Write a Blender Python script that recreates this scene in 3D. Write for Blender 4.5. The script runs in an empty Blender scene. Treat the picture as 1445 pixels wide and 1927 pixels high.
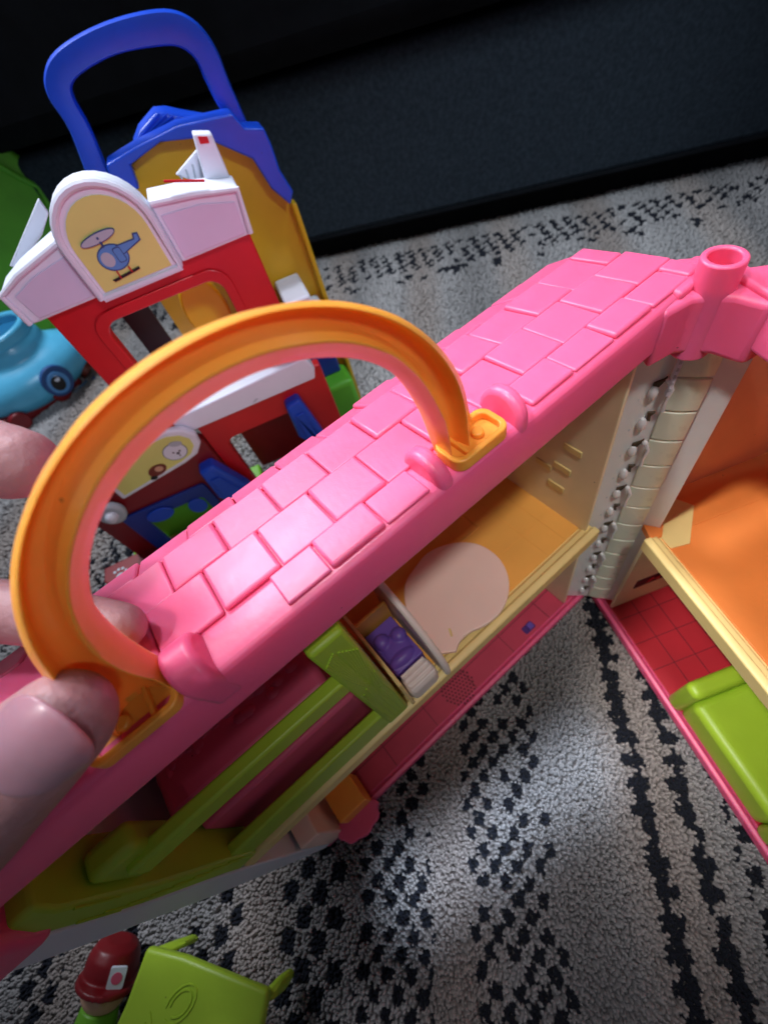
import bpy, bmesh, math, random
import numpy as np
from mathutils import Vector, Matrix
random.seed(7); rng = np.random.default_rng(7)
sc = bpy.context.scene; COL = sc.collection
R = math.radians
def V(*a): return np.array(a, float)

# ------------------------------------------------------------------ camera
FPX = 850.0; CX, CY = 722.5, 963.5                      # focal length and centre in photo pixels (1445 x 1927)
_D = V(942-CX, -(1531-CY), -FPX); _U = -_D/np.linalg.norm(_D)
_X = -V(4267-CX, -(-2038-CY), -FPX); _X -= _X.dot(_U)*_U; _X /= np.linalg.norm(_X)
RC = np.array([_X, np.cross(_U, _X), _U])               # camera -> world
CAM = V(.1747, .0591, .4032)
cd = bpy.data.cameras.new('camera'); cam = bpy.data.objects.new('camera', cd); COL.objects.link(cam)
cam.matrix_world = Matrix.Translation(CAM) @ Matrix([list(r) for r in RC]).to_4x4()
cd.sensor_fit = 'HORIZONTAL'; cd.sensor_width = 36; cd.lens = FPX/1445*36
cd.clip_start = .005; cd.clip_end = 50
cd.dof.use_dof = True; cd.dof.focus_distance = .155; cd.dof.aperture_fstop = 17
sc.camera = cam

# ------------------------------------------------------------------ light
w = bpy.data.worlds.new('World'); sc.world = w; w.use_nodes = True
w.node_tree.nodes['Background'].inputs[0].default_value = (.72, .82, 1, 1)
w.node_tree.nodes['Background'].inputs[1].default_value = .088
def lamp(kind, name, loc, target, energy, color, **kw):
    l = bpy.data.lights.new(name, kind); l.energy = energy; l.color = color
    for k, v in kw.items(): setattr(l, k, v)
    o = bpy.data.objects.new(name, l); COL.objects.link(o); o.location = loc
    o.rotation_euler = (Vector(target)-Vector(loc)).to_track_quat('-Z', 'Y').to_euler(); return o
lamp('SPOT', 'ceiling_spot', (.05, -.42, 1.72), (.09, -.14, .25), 74, (.93, .93, 1), spot_size=R(21), spot_blend=.85, shadow_soft_size=.12)
lamp('SPOT', 'side_fill', (.72, -.16, 1.50), (.035, .075, .15), 78, (1, .97, .94), spot_size=R(12.5), spot_blend=1, shadow_soft_size=.07)  # added spot lifting the right half's interior
lamp('AREA', 'window_light', (.25, -.92, 1.15), (.16, -.05, .3), 16, (.84, .90, 1), shape='RECTANGLE', size=.5, size_y=.35)
lamp('SPOT', 'rug_fill', (-.50, .22, 1.30), (-.27, -.42, .0), 36, (.78, .90, 1), spot_size=R(38), spot_blend=.7, shadow_soft_size=.12)  # added spot brightening the rug in front of the sofa
for q_ in ((.110, .074), (.142, .071), (.176, .066), (.210, .062), (.244, .056)): lamp('SPOT', 'rug_patch_spot', (q_[0]+.14, q_[1]+.30, 1.25), (q_[0], q_[1], .033), 120, (.70, .82, 1), spot_size=R(2.7), spot_blend=1, shadow_soft_size=.02)  # added row of narrow spots that forms the bright streak on the rug
lamp('SPOT', 'station_fill', (.02, .80, .98), (.165, -.36, .25), 23, (.72, .84, 1), spot_size=R(19), spot_blend=.9, shadow_soft_size=.08)  # added fill spot with no visible source, brightens the station front only
lamp('SPOT', 'interior_fill', (.26, .50, 1.60), (.04, -.01, .14), 40, (1, .96, .93), spot_size=R(14.5), spot_blend=1, shadow_soft_size=.07)  # added overhead fill for the dollhouse interior and hinge panel
sc.view_settings.view_transform = 'Standard'; sc.view_settings.look = 'None'; sc.view_settings.exposure = 0

# ------------------------------------------------------------------ pixel <-> place helpers
def ray(p): return RC @ V(p[0]-CX, -(p[1]-CY), -FPX)
def onz(p, z): r = ray(p); return CAM + r*(z-CAM[2])/r[2]
def onpl(p, P0, n): r = ray(p); return CAM + r*(P0-CAM).dot(n)/r.dot(n)
def at(p, t): return CAM + ray(p)*t/FPX

# ------------------------------------------------------------------ materials
def lin(c): return [((x/255)/12.92 if x/255 <= .04045 else ((x/255+.055)/1.055)**2.4) for x in c]
def mat(name, rgb, rough=.35, sss=0, bump=.0, bscale=300, var=.06, trans=0, alpha=1, spec=.5, vscale=30, metal=0, coat=0, sheen=0, srad=(.01,.004,.003)):
    m = bpy.data.materials.new(name); m.use_nodes = True; nt = m.node_tree; b = nt.nodes['Principled BSDF']
    c = lin(rgb); tc = nt.nodes.new('ShaderNodeTexCoord')
    n = nt.nodes.new('ShaderNodeTexNoise'); n.inputs['Scale'].default_value = vscale; n.inputs['Detail'].default_value = 5
    nt.links.new(tc.outputs['Object'], n.inputs['Vector'])
    mr = nt.nodes.new('ShaderNodeMapRange'); mr.inputs['From Min'].default_value = .3; mr.inputs['From Max'].default_value = .7
    mr.inputs['To Min'].default_value = 1-var; mr.inputs['To Max'].default_value = 1+var; nt.links.new(n.outputs['Fac'], mr.inputs['Value'])
    vm = nt.nodes.new('ShaderNodeVectorMath'); vm.operation = 'SCALE'; vm.inputs[0].default_value = c; nt.links.new(mr.outputs[0], vm.inputs['Scale'])
    vo = nt.nodes.new('ShaderNodeTexVoronoi'); vo.inputs['Scale'].default_value = 110; nt.links.new(tc.outputs['Object'], vo.inputs['Vector'])
    gt = nt.nodes.new('ShaderNodeMath'); gt.operation = 'LESS_THAN'; gt.inputs[1].default_value = .045; nt.links.new(vo.outputs['Distance'], gt.inputs[0])
    n4 = nt.nodes.new('ShaderNodeTexNoise'); n4.inputs['Scale'].default_value = 25; nt.links.new(tc.outputs['Object'], n4.inputs['Vector'])
    g2 = nt.nodes.new('ShaderNodeMath'); g2.operation = 'GREATER_THAN'; g2.inputs[1].default_value = .55; nt.links.new(n4.outputs['Fac'], g2.inputs[0])
    ml = nt.nodes.new('ShaderNodeMath'); ml.operation = 'MULTIPLY'; nt.links.new(gt.outputs[0], ml.inputs[0]); nt.links.new(g2.outputs[0], ml.inputs[1])
    mx = nt.nodes.new('ShaderNodeMix'); mx.data_type = 'RGBA'; nt.links.new(ml.outputs[0], mx.inputs[0]); nt.links.new(vm.outputs[0], mx.inputs[6]); mx.inputs[7].default_value = (c[0]*.45, c[1]*.45, c[2]*.45, 1)
    nt.links.new(mx.outputs[2], b.inputs['Base Color'])
    r2 = nt.nodes.new('ShaderNodeMapRange'); r2.inputs['To Min'].default_value = max(.05, rough-.08); r2.inputs['To Max'].default_value = rough+.1
    n2 = nt.nodes.new('ShaderNodeTexNoise'); n2.inputs['Scale'].default_value = 90; n2.inputs['Detail'].default_value = 8
    nt.links.new(tc.outputs['Object'], n2.inputs['Vector']); nt.links.new(n2.outputs['Fac'], r2.inputs['Value']); nt.links.new(r2.outputs[0], b.inputs['Roughness'])
    b.inputs['Specular IOR Level'].default_value = spec; b.inputs['Metallic'].default_value = metal
    if sss: b.inputs['Subsurface Weight'].default_value = sss; b.inputs['Subsurface Radius'].default_value = srad; b.inputs['Subsurface Scale'].default_value = 1
    if trans: b.inputs['Transmission Weight'].default_value = trans; b.inputs['IOR'].default_value = 1.3
    if coat: b.inputs['Coat Weight'].default_value = coat; b.inputs['Coat Roughness'].default_value = .15
    if sheen: b.inputs['Sheen Weight'].default_value = sheen
    b.inputs['Alpha'].default_value = alpha
    if bump:
        n3 = nt.nodes.new('ShaderNodeTexNoise'); n3.inputs['Scale'].default_value = bscale; n3.inputs['Detail'].default_value = 4
        nt.links.new(tc.outputs['Object'], n3.inputs['Vector'])
        bp = nt.nodes.new('ShaderNodeBump'); bp.inputs['Strength'].default_value = bump; bp.inputs['Distance'].default_value = .0006
        nt.links.new(n3.outputs['Fac'], bp.inputs['Height']); nt.links.new(bp.outputs[0], b.inputs['Normal'])
    return m
PINK = mat('pink_plastic', (240, 94, 138), .37, sss=.4, coat=.0, bump=.12, bscale=500, var=.05)
PINKD = mat('rose_floor_plastic', (196, 62, 88), .42, bump=.15, bscale=300, var=.08)
REDF = mat('red_floor_plastic', (190, 40, 52), .42, bump=.15, bscale=300, var=.08)
ROSE = mat('rose_wall_plastic', (226, 92, 128), .45, bump=.2, bscale=120)
ORANGE = mat('orange_plastic', (255, 162, 62), .36, sss=.3, bump=.15, bscale=420, var=.06)
YEL = mat('yellow_orange_floor', (244, 178, 84), .45, bump=.12, bscale=350, var=.07)
OFLOOR = mat('orange_floor', (240, 140, 66), .45, bump=.12, var=.07)
CREAM = mat('cream_plastic', (238, 214, 142), .42, bump=.12, var=.06)
CREAML = mat('pale_cream_wall', (248, 230, 188), .42, bump=.12, var=.06, sss=.2)
PEACH = mat('peach_wall', (246, 186, 146), .42, var=.06)
COLM = mat('frosted_column_plastic', (244, 238, 234), .3, sss=.3, var=.05, coat=.3)
COLC = mat('cream_knuckle_plastic', (250, 246, 218), .28, sss=.3, var=.06, coat=.3)
CLIPM = mat('clear_clip_plastic', (244, 248, 250), .06, trans=.15, var=.02, coat=1)
DARKM = mat('dark_slot', (70, 58, 40), .4)
LIME = mat('lime_plastic', (166, 200, 50), .4, bump=.2, bscale=260, var=.07)
PURP = mat('purple_plastic', (112, 82, 176), .4, bump=.15, var=.08)
PURPD = mat('purple_button', (86, 50, 120), .35)
WHITE = mat('white_plastic', (222, 227, 240), .4, bump=.08, var=.04)
WHITEW = mat('warm_white_plastic', (236, 226, 218), .42, bump=.08, var=.04)
DISC = mat('pale_pink_plastic', (250, 214, 200), .45, bump=.08, var=.03, sss=.2)
HOLE = mat('dark_rose_hole', (90, 20, 36), .6)
BLUE = mat('blue_plastic', (22, 78, 215), .32, bump=.08, var=.07)
BLUED = mat('deep_blue_plastic', (20, 52, 150), .4, var=.08)
RED = mat('red_plastic', (196, 20, 30), .34, bump=.08, var=.08)
DKRED = mat('dark_red_plastic', (120, 10, 20), .4, var=.1)
YELL = mat('mustard_plastic', (214, 172, 24), .4, bump=.08, var=.08)
LAV = mat('lavender_panel', (212, 204, 228), .42, var=.04)
PYEL = mat('pale_yellow_print', (216, 218, 124), .45, var=.05)
GREEN = mat('green_plastic', (96, 186, 48), .45, bump=.15, var=.12)
GREENB = mat('grass_green_plastic', (110, 176, 40), .45, bump=.15, var=.1)
AQUA = mat('aqua_plastic', (84, 176, 214), .3, bump=.08, var=.08)
AQUAD = mat('aqua_dark', (30, 105, 150), .35, var=.08)
BLACK = mat('black_print', (14, 14, 18), .45)
GREY = mat('grey_print', (176, 186, 196), .45)
HBLUE = mat('helicopter_blue_print', (84, 146, 206), .45)
HBLUD = mat('helicopter_outline_print', (36, 74, 130), .45)
BROWN = mat('brown_print', (110, 40, 24), .45)
SKINM = mat('skin', (168, 122, 126), .52, sss=.3, bump=.7, bscale=420, var=.12, vscale=60, srad=(.006, .002, .001))
NAIL = mat('fingernail', (172, 124, 138), .34, sss=.4, bump=.12, bscale=250, var=.06, vscale=40, coat=.12)
FACE = mat('figure_face', (206, 160, 130), .5)
SOFAM = mat('charcoal_fabric', (50, 60, 70), .95, bump=1.0, bscale=1500, var=.25, vscale=200, spec=.1)
SOFAD = mat('black_fabric', (16, 18, 22), .95, bump=.6, bscale=900, var=.2, spec=.1)

# ------------------------------------------------------------------ mesh helpers
class MB:
    def __init__(s): s.v = []; s.f = []; s.mi = []
    def add(s, vs, fs, mi=0):
        k = len(s.v); s.v += [tuple(map(float, v)) for v in vs]; s.f += [tuple(i+k for i in f) for f in fs]; s.mi += [mi]*len(fs); return s
    def box(s, a, b, F=None, mi=0):
        F = F or (lambda x, y, z: (x, y, z)); (x0, y0, z0), (x1, y1, z1) = a, b
        vs = [F(x, y, z) for z in (z0, z1) for x, y in ((x0, y0), (x1, y0), (x1, y1), (x0, y1))]
        return s.add(vs, [(3,2,1,0),(4,5,6,7),(0,1,5,4),(1,2,6,5),(2,3,7,6),(3,0,4,7)], mi)
    def prism(s, pts, h0, h1, F, mi=0):           # F(a, b, h) -> xyz
        n = len(pts); vs = [F(a, b, h0) for a, b in pts] + [F(a, b, h1) for a, b in pts]
        return s.add(vs, [tuple(range(n))[::-1], tuple(range(n, 2*n))] + [(i, (i+1) % n, n+(i+1) % n, n+i) for i in range(n)], mi)
    def ring(s, outer, inner, h0, h1, F, mi=0):
        n = len(outer); vs = [F(a, b, h) for h in (h0, h1) for L in (outer, inner) for a, b in L]; fs = []
        for i in range(n):
            j = (i+1) % n
            fs += [(i, j, n+j, n+i), (2*n+i, 3*n+i, 3*n+j, 2*n+j), (i, 2*n+i, 2*n+j, j), (n+i, n+j, 3*n+j, 3*n+i)]
        return s.add(vs, fs, mi)
    def sweep(s, path, prof, closed=False, mi=0):  # prof(i) -> list of 3d points per station already placed
        m = len(prof(0)); n = len(path); vs = []; fs = []
        for i in range(n): vs += prof(i)
        for i in range(n if closed else n-1):
            for k in range(m):
                fs.append((i*m+k, ((i+1) % n)*m+k, ((i+1) % n)*m+(k+1) % m, i*m+(k+1) % m))
        if not closed: fs += [tuple(range(m))[::-1], tuple(range((n-1)*m, n*m))]
        return s.add(vs, fs, mi)
    def tube(s, pts, rad, n=12, mi=0):
        pts = [V(*p) for p in pts]; rad = rad if hasattr(rad, '__len__') else [rad]*len(pts); rings = []; up = None
        for i, p in enumerate(pts):
            t = pts[min(i+1, len(pts)-1)]-pts[max(i-1, 0)]; t /= np.linalg.norm(t)
            if up is None: up = V(0, 0, 1) if abs(t[2]) < .9 else V(1, 0, 0)
            a = np.cross(t, up); a /= np.linalg.norm(a); b = np.cross(a, t); up = b
            rings.append([p+rad[i]*(math.cos(2*math.pi*k/n)*a+math.sin(2*math.pi*k/n)*b) for k in range(n)])
        return s.sweep(pts, lambda i: rings[i], mi=mi)
    def ball(s, c, r, n=14, mi=0, axes=None):
        r = V(*r) if hasattr(r, '__len__') else V(r, r, r); vs = [c+V(0, 0, r[2])]; fs = []; m = n//2
        A = axes if axes is not None else np.eye(3)
        vs = [V(*c)+A@V(0, 0, r[2])]
        for i in range(1, m):
            th = math.pi*i/m
            for k in range(n): ph = 2*math.pi*k/n; vs.append(V(*c)+A@V(r[0]*math.sin(th)*math.cos(ph), r[1]*math.sin(th)*math.sin(ph), r[2]*math.cos(th)))
        vs.append(V(*c)+A@V(0, 0, -r[2]))
        for k in range(n): fs.append((0, 1+k, 1+(k+1) % n)); fs.append((len(vs)-1, 1+(m-2)*n+(k+1) % n, 1+(m-2)*n+k))
        for i in range(m-2):
            for k in range(n): fs.append((1+i*n+k, 1+(i+1)*n+k, 1+(i+1)*n+(k+1) % n, 1+i*n+(k+1) % n))
        return s.add(vs, fs, mi)
WL = {}                                             # world location of every object
def build(name, mb, mats, parent=None, bevel=0, seg=2, angle=35, origin=None, smooth=True):
    mats = mats if isinstance(mats, (list, tuple)) else [mats]
    v = np.array(mb.v); c = V(*origin) if origin is not None else (v.min(0)+v.max(0))/2
    if parent is None and origin is None: c[2] = v[:, 2].min()
    me = bpy.data.meshes.new(name); me.from_pydata([tuple(x) for x in v-c], [], mb.f)
    for m in mats: me.materials.append(m)
    if len(mats) > 1: me.polygons.foreach_set('material_index', mb.mi)
    bm = bmesh.new(); bm.from_mesh(me); bmesh.ops.recalc_face_normals(bm, faces=bm.faces); bm.to_mesh(me); bm.free()
    if smooth: me.polygons.foreach_set('use_smooth', [True]*len(me.polygons)); me.set_sharp_from_angle(angle=R(angle))
    o = bpy.data.objects.new(name, me); COL.objects.link(o); WL[o.name] = c
    if parent: o.parent = parent; c = c-WL[parent.name]
    o.location = c
    if bevel:
        b = o.modifiers.new('bevel', 'BEVEL'); b.width = bevel; b.segments = seg; b.limit_method = 'ANGLE'; b.angle_limit = R(40); b.harden_normals = False
    return o
def fuse(name, mb, m, parent=None, voxel=.0012, smooth=4):     # overlapping shapes melted into one continuous surface
    o = build(name, mb, m, parent)
    r = o.modifiers.new('r', 'REMESH'); r.mode = 'VOXEL'; r.voxel_size = voxel; r.use_smooth_shade = True
    if smooth: q = o.modifiers.new('s', 'SMOOTH'); q.factor = .5; q.iterations = smooth
    dg = bpy.context.evaluated_depsgraph_get(); me = bpy.data.meshes.new_from_object(o.evaluated_get(dg)); o.modifiers.clear(); o.data = me
    me.polygons.foreach_set('use_smooth', [True]*len(me.polygons))
    if not me.materials: me.materials.append(m)
    return o
def copy_piece(o, loc, rot=None):
    c = o.copy(); COL.objects.link(c); WL[c.name] = V(*loc); c.location = V(*loc)-(WL[c.parent.name] if c.parent else 0)
    if rot is not None: c.rotation_euler = rot
    return c
def tag(o, label=None, cat=None, group=None, kind=None):
    for k, v in (('label', label), ('category', cat), ('group', group), ('kind', kind)):
        if v: o[k] = v
    return o
def root(name, loc, label, cat, group=None):
    o = bpy.data.objects.new(name, None); COL.objects.link(o); o.location = loc; WL[o.name] = V(*loc); o.empty_display_size = .02
    return tag(o, label, cat, group)
def rrect(cx, cy, w, h, r, n=6):
    out = []
    for sx, sy, a0 in ((1, 1, 0), (-1, 1, 90), (-1, -1, 180), (1, -1, 270)):
        for k in range(n+1):
            a = R(a0+90*k/n); out.append((cx+sx*(w/2-r)+r*math.cos(a), cy+sy*(h/2-r)+r*math.sin(a)))
    return out
def circ(cx, cy, rx, ry=None, n=24, rot=0):
    ry = ry or rx; ca, sa = math.cos(rot), math.sin(rot)
    return [(cx+rx*math.cos(2*math.pi*k/n)*ca-ry*math.sin(2*math.pi*k/n)*sa, cy+rx*math.cos(2*math.pi*k/n)*sa+ry*math.sin(2*math.pi*k/n)*ca) for k in range(n)]
def smooth_curve(pts, m=6):                         # Catmull-Rom through the points
    P = [V(*p) for p in pts]; P = [2*P[0]-P[1]]+P+[2*P[-1]-P[-2]]; out = []
    for i in range(1, len(P)-2):
        for k in range(m):
            t = k/m; out.append(.5*((2*P[i])+(-P[i-1]+P[i+1])*t+(2*P[i-1]-5*P[i]+4*P[i+1]-P[i+2])*t*t+(-P[i-1]+3*P[i]-3*P[i+1]+P[i+2])*t**3))
    return out+[P[-2]]

# ================================================================== THE SETTING: rug and floor
ZC = .033
g = MB(); g.add([(-3, -3, ZC-.006), (3, -3, ZC-.006), (3, 2.5, ZC-.006), (-3, 2.5, ZC-.006)], [(0, 1, 2, 3)])
RUGB = mat('rug_backing', (118, 112, 108), .95, var=.2, spec=.05)
tag(build('rug', g, RUGB), kind='structure')
CA, SA = math.cos(R(50)), math.sin(R(50))
def hsh(i, j): x = np.sin(i*127.1+j*311.7)*43758.5453; return x-np.floor(x)
def rug_colour(x, y):
    q = x*CA+y*SA; c = -x*SA+y*CA
    col = np.tile(V(.33, .32, .32), (len(x), 1))
    broad = np.sin(c*34+.6)*.5+np.sin(c*71+2)*.5
    col *= (1+.22*broad)[:, None]
    beige = np.clip(np.sin(c*48+1.5), 0, 1)[:, None]; col = col*(1-.5*beige)+V(.34, .27, .23)*.5*beige
    near = q > -.16
    blk = np.zeros(len(x), bool)
    for c0, hw, dens, cell in ((-.006, .0070, .90, .0058), (.019, .0062, .85, .0058), (.058, .02, .8, .0085), (-.093, .027, .88, .0070), (-.168, .024, .93, .0074), (-.222, .021, .99, .0105), (-.29, .018, .75, .0095), (-.355, .02, .8, .0095), (-.415, .02, .85, .0095), (-.475, .024, .9, .009), (-.53, .02, .9, .009), (-.60, .02, .8, .009)):
        jit = .0012*np.sin(q*90+c0*50)
        i = np.floor((c-c0+jit)/cell+1000); j = np.floor(q/cell*.85+1000)
        m = (np.abs(c-c0+jit) < hw) & (hsh(i, j) < dens)
        fx = (c-c0+jit)/cell+1000-i; fy = q/cell*.85+1000-j
        if hw > .01: m &= (np.abs(fx-.5+.3*(fy-.5)) < .50) & (np.abs(fy-.5) < .47)
        m &= ((i+j) % 2 == 0) if hw > .01 else ((np.abs(c-c0) < hw*.55) | ((j % 2) == 0))
        blk |= m & near
    i = np.floor(q/.014+1000); j = np.floor((c+.5*q)/.010+1000)
    blk |= (q < -.535) & (q > -.60) & ((i+j) % 2 == 0) & (hsh(i, j) < .85)
    i = np.floor(q/.012+1000); blk |= (q < -.505) & (q > -.535) & (hsh(i, np.floor(c/.012)) < .18)
    col *= .92; col[blk] = V(.012, .014, .022)
    return col, blk
def rug_pile(name, x0, x1, y0, y1, sp, hgt, keep=None):
    xs, ys = np.meshgrid(np.arange(x0, x1, sp), np.arange(y0, y1, sp*.9)); xs = xs.ravel(); ys = ys.ravel()
    xs = xs+rng.uniform(-.4, .4, len(xs))*sp; ys = ys+rng.uniform(-.4, .4, len(ys))*sp
    if keep is not None: k = keep(xs, ys); xs, ys = xs[k], ys[k]
    n = len(xs); col, blk = rug_colour(xs, ys); col = col*rng.uniform(.90, 1.09, n)[:, None]
    h = hgt*rng.uniform(.85, 1.12, n); h[blk] *= .85; cc_ = -xs*SA+ys*CA; h *= 1-.22*(np.sin(cc_*48+1.5) > .2)
    K = 4; lean = rng.uniform(-1, 1, (n, 2))*sp*.7; r = sp*rng.uniform(.62, .85, n); a0 = rng.uniform(0, 6.28, n)
    lv = [(1.1, 0), (1.05, .5), (.55, .9)]; vs = np.zeros((n, 3*K+1, 3))
    for li, (rr, hh) in enumerate(lv):
        for k in range(K):
            a = a0+2*math.pi*k/K+li*.5
            vs[:, li*K+k, 0] = xs+np.cos(a)*r*rr+lean[:, 0]*hh; vs[:, li*K+k, 1] = ys+np.sin(a)*r*rr+lean[:, 1]*hh; vs[:, li*K+k, 2] = ZC-.0055+h*hh
    vs[:, 3*K, 0] = xs+lean[:, 0]; vs[:, 3*K, 1] = ys+lean[:, 1]; vs[:, 3*K, 2] = ZC-.0055+h
    fs = []
    for li in range(2):
        for k in range(K):
            a, b, c, d = li*K+k, li*K+(k+1) % K, (li+1)*K+(k+1) % K, (li+1)*K+k; fs += [(a, b, c), (a, c, d)]
    for k in range(K): fs.append((2*K+k, 2*K+(k+1) % K, 3*K))
    fs = np.array(fs); F = (fs[None]+(np.arange(n)*(3*K+1))[:, None, None]).reshape(-1, 3); nf = len(F)
    me = bpy.data.meshes.new(name); me.vertices.add(n*(3*K+1)); me.vertices.foreach_set('co', vs.reshape(-1))
    me.loops.add(nf*3); me.loops.foreach_set('vertex_index', F.reshape(-1).astype(np.int32)); me.polygons.add(nf)
    me.polygons.foreach_set('loop_start', np.arange(0, nf*3, 3, dtype=np.int32)); me.polygons.foreach_set('use_smooth', np.ones(nf, bool)); me.update(calc_edges=True)
    at_ = me.color_attributes.new('yarn', 'FLOAT_COLOR', 'POINT'); cc = np.ones((n, 3*K+1, 4)); cc[:, :, :3] = col[:, None, :]; at_.data.foreach_set('color', cc.reshape(-1))
    me.materials.append(YARN); o = bpy.data.objects.new(name, me); COL.objects.link(o); return o
YARN = bpy.data.materials.new('yarn'); YARN.use_nodes = True; nt = YARN.node_tree; b = nt.nodes['Principled BSDF']
an = nt.nodes.new('ShaderNodeVertexColor'); an.layer_name = 'yarn'; nt.links.new(an.outputs[0], b.inputs['Base Color']); b.inputs['Roughness'].default_value = .9; b.inputs['Specular IOR Level'].default_value = .15; b.inputs['Sheen Weight'].default_value = .04
def nearreg(x, y): return (y > -.03-.0*x)
tag(rug_pile('rug_pile', -.02, .62, -.12, .30, .0020, .0062, lambda x, y: ~((x < .05) & (y > .2)) & ~((x < .27) & (y < -.03)) & ((x < .46) | (y < .05))), 'soft grey and beige tufted rug pile with black flecked stripes under the open dollhouse', 'rug pile', kind='stuff')
p2 = rug_pile('rug_pile', -1.0, .62, -1.1, .32, .0042, .0056, lambda x, y: ((x < .07) | (y < -.26) | (x > .27)) & (y > -1.05) & (x > -.8) & ~((x > -.02) & (y > -.12)) & (y < .1) & ((x*.63+y*.776) > -.86))
tag(p2, 'grey rug pile stretching back to the dark sofa behind the toys', 'rug pile', kind='stuff')

# ================================================================== SOFA
SA0, SB0 = V(-.1539, -.6669, ZC), V(-.6837, -.2369, ZC); sd = (SB0-SA0)/np.linalg.norm(SB0-SA0); sn = V(sd[1], -sd[0], 0)
if sn.dot(CAM-SA0) > 0: sn = -sn                     # sn points away from the camera
def SF(u, z, h): return tuple(SA0+sd*u+sn*h+V(0, 0, z-ZC))
so = root('sofa', SA0, 'large charcoal fabric sofa behind the toys, its front rising above the rug', 'sofa')
m = MB(); m.box((-1.0, .062, .012), (1.6, .262, .9), lambda u, z, h: SF(u, z, h)); build('front_panel', m, SOFAM, so, bevel=.012, seg=3)
m = MB(); m.box((-1.0, .27, -.012), (1.6, .46, .9), lambda u, z, h: SF(u, z, h)); build('seat_cushion', m, SOFAD, so, bevel=.03, seg=4)
m = MB(); m.box((-.98, ZC-.004, .03), (1.58, .062, .85), lambda u, z, h: SF(u, z, h)); build('plinth', m, SOFAD, so)
m = MB(); m.box((-1.0, .46, .3), (1.6, .95, .9), lambda u, z, h: SF(u, z, h)); build('backrest', m, SOFAD, so, bevel=.04, seg=4)
m = MB(); m.tube([SF(u, .066, .012) for u in np.linspace(-1, 1.6, 9)], .0035, 8); build('piping', m, SOFAD, so)

# ================================================================== DOLLHOUSE
dh = root('folding_dollhouse', (.012, 0, ZC), 'open pink and cream folding dollhouse with orange carry handle held on its roof', 'dollhouse')
def FL(u, v, z): return (u, -v, z)
_a = R(69); RD = V(math.cos(_a), math.sin(_a), 0); RN = V(-math.sin(_a), math.cos(_a), 0); RP = V(.010, 0, 0)
def FR(u, v, z): return tuple(RP+RD*u+RN*v+V(0, 0, z))
# roof cross-section (v outward, z)
PROF = [(0, .2855), (0, .3000), (.0012, .3030), (.0045, .3035), (.0135, .3020), (.031, .2995), (.048, .2955), (.060, .2865), (.075, .271), (.132, .203), (.128, .199), (.071, .262), (.0035, .2835)]
def roof_shell(F, u0, u1, mat_, nm='roof'):
    m = MB(); us = np.linspace(u0, u1, 14)
    m.sweep(us, lambda i: [F(us[i], v, z) for v, z in PROF]); return build(nm, m, mat_, dh, bevel=.0012, seg=3, angle=50)
roofL = roof_shell(FL, .010, .305, PINK); roofL['label'] = 'pink shingled roof half carrying the handle'
roofR = roof_shell(FR, .012, .24, PINK); roofR['label'] = 'pink roof half at the right edge'
# shingles: rows step down outward, joints staggered
ROWS = [(.0030, .3036, .0139, .3021), (.0144, .3022, .0316, .2997), (.0321, .2995, .0487, .2960), (.0492, .2955, .0632, .2860)]
v0, z0 = .0628, .2865
for k in range(5): ROWS.append((v0, z0, v0+.0158, z0-.0186)); v0 += .0148; z0 -= .0174
def shingles(F, u0, u1, skip, rows=ROWS, parent=None, W=.0185):
    for r, (va, za, vb, zb) in enumerate(rows):
        L = math.hypot(vb-va, zb-za); nv, nz = -(zb-za)/L, (vb-va)/L; off = (.0168 if r % 2 else .0075)-W
        k = -1
        while True:
            a = u0+off+k*W; b = a+W; k += 1
            if a >= u1: break
            a2, b2 = max(a, u0-(.0035 if r else 0)+.0012*r), min(b, u1)
            if b2-a2 < .004: continue
            segs = [(a2, b2)]
            if r == 0:
                for (s0, s1) in skip:
                    segs = [q for (x, y) in segs for q in ((x, min(y, s0)), (max(x, s1), y)) if q[1]-q[0] > .003]
            for (x, y) in segs:
                t0, t1 = .0011+random.uniform(-.0003, .0003), .0019+random.uniform(-.0004, .0004); lift = .0006*((k+r) % 2); t0 += lift; t1 += lift; e = .0002; m = MB()
                vs = []
                for u in (x+e, y-e):
                    vs += [F(u, va, za-.0004), F(u, va+nv*t0, za+nz*t0), F(u, vb+nv*t1, zb+nz*t1), F(u, vb, zb-.0004)]
                m.add(vs, [(0, 1, 2, 3), (7, 6, 5, 4), (0, 4, 5, 1), (1, 5, 6, 2), (2, 6, 7, 3), (3, 7, 4, 0)])
                build('shingle', m, PINK, parent, bevel=.0012, seg=3)
shingles(FL, .0135, .302, [(.096, .135), (.1832, .2576)], parent=roofL)
shingles(FR, .020, .24, [], rows=ROWS[:5], parent=roofR)
# smooth ridge corner next to the hinge tube, with its round mould mark
m = MB(); m.prism([(.004, .0), (.030, .0), (.028, .0125), (.012, .0135)], .2990, .3046, lambda a, b, h: FL(a, b, h-.08*b)); build('ridge_corner', m, PINK, dh, bevel=.0015, seg=3)
mk = circ(.0235, .009, .0075, .0045, 28); mk2 = circ(.0235, .009, .0072, .0042, 28)
m = MB(); m.ring(mk, mk2, .3042, .30475, lambda a, b, h: FL(a, b, h-.08*b)); build('mould_mark', m, ROSE, dh)
m = MB(); m.prism([(.004, .0), (.024, .0), (.022, .013), (.008, .0135)], .2990, .3044, lambda a, b, h: FR(a, b, h-.08*b)); build('ridge_corner', m, PINK, dh, bevel=.0015, seg=3)
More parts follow.
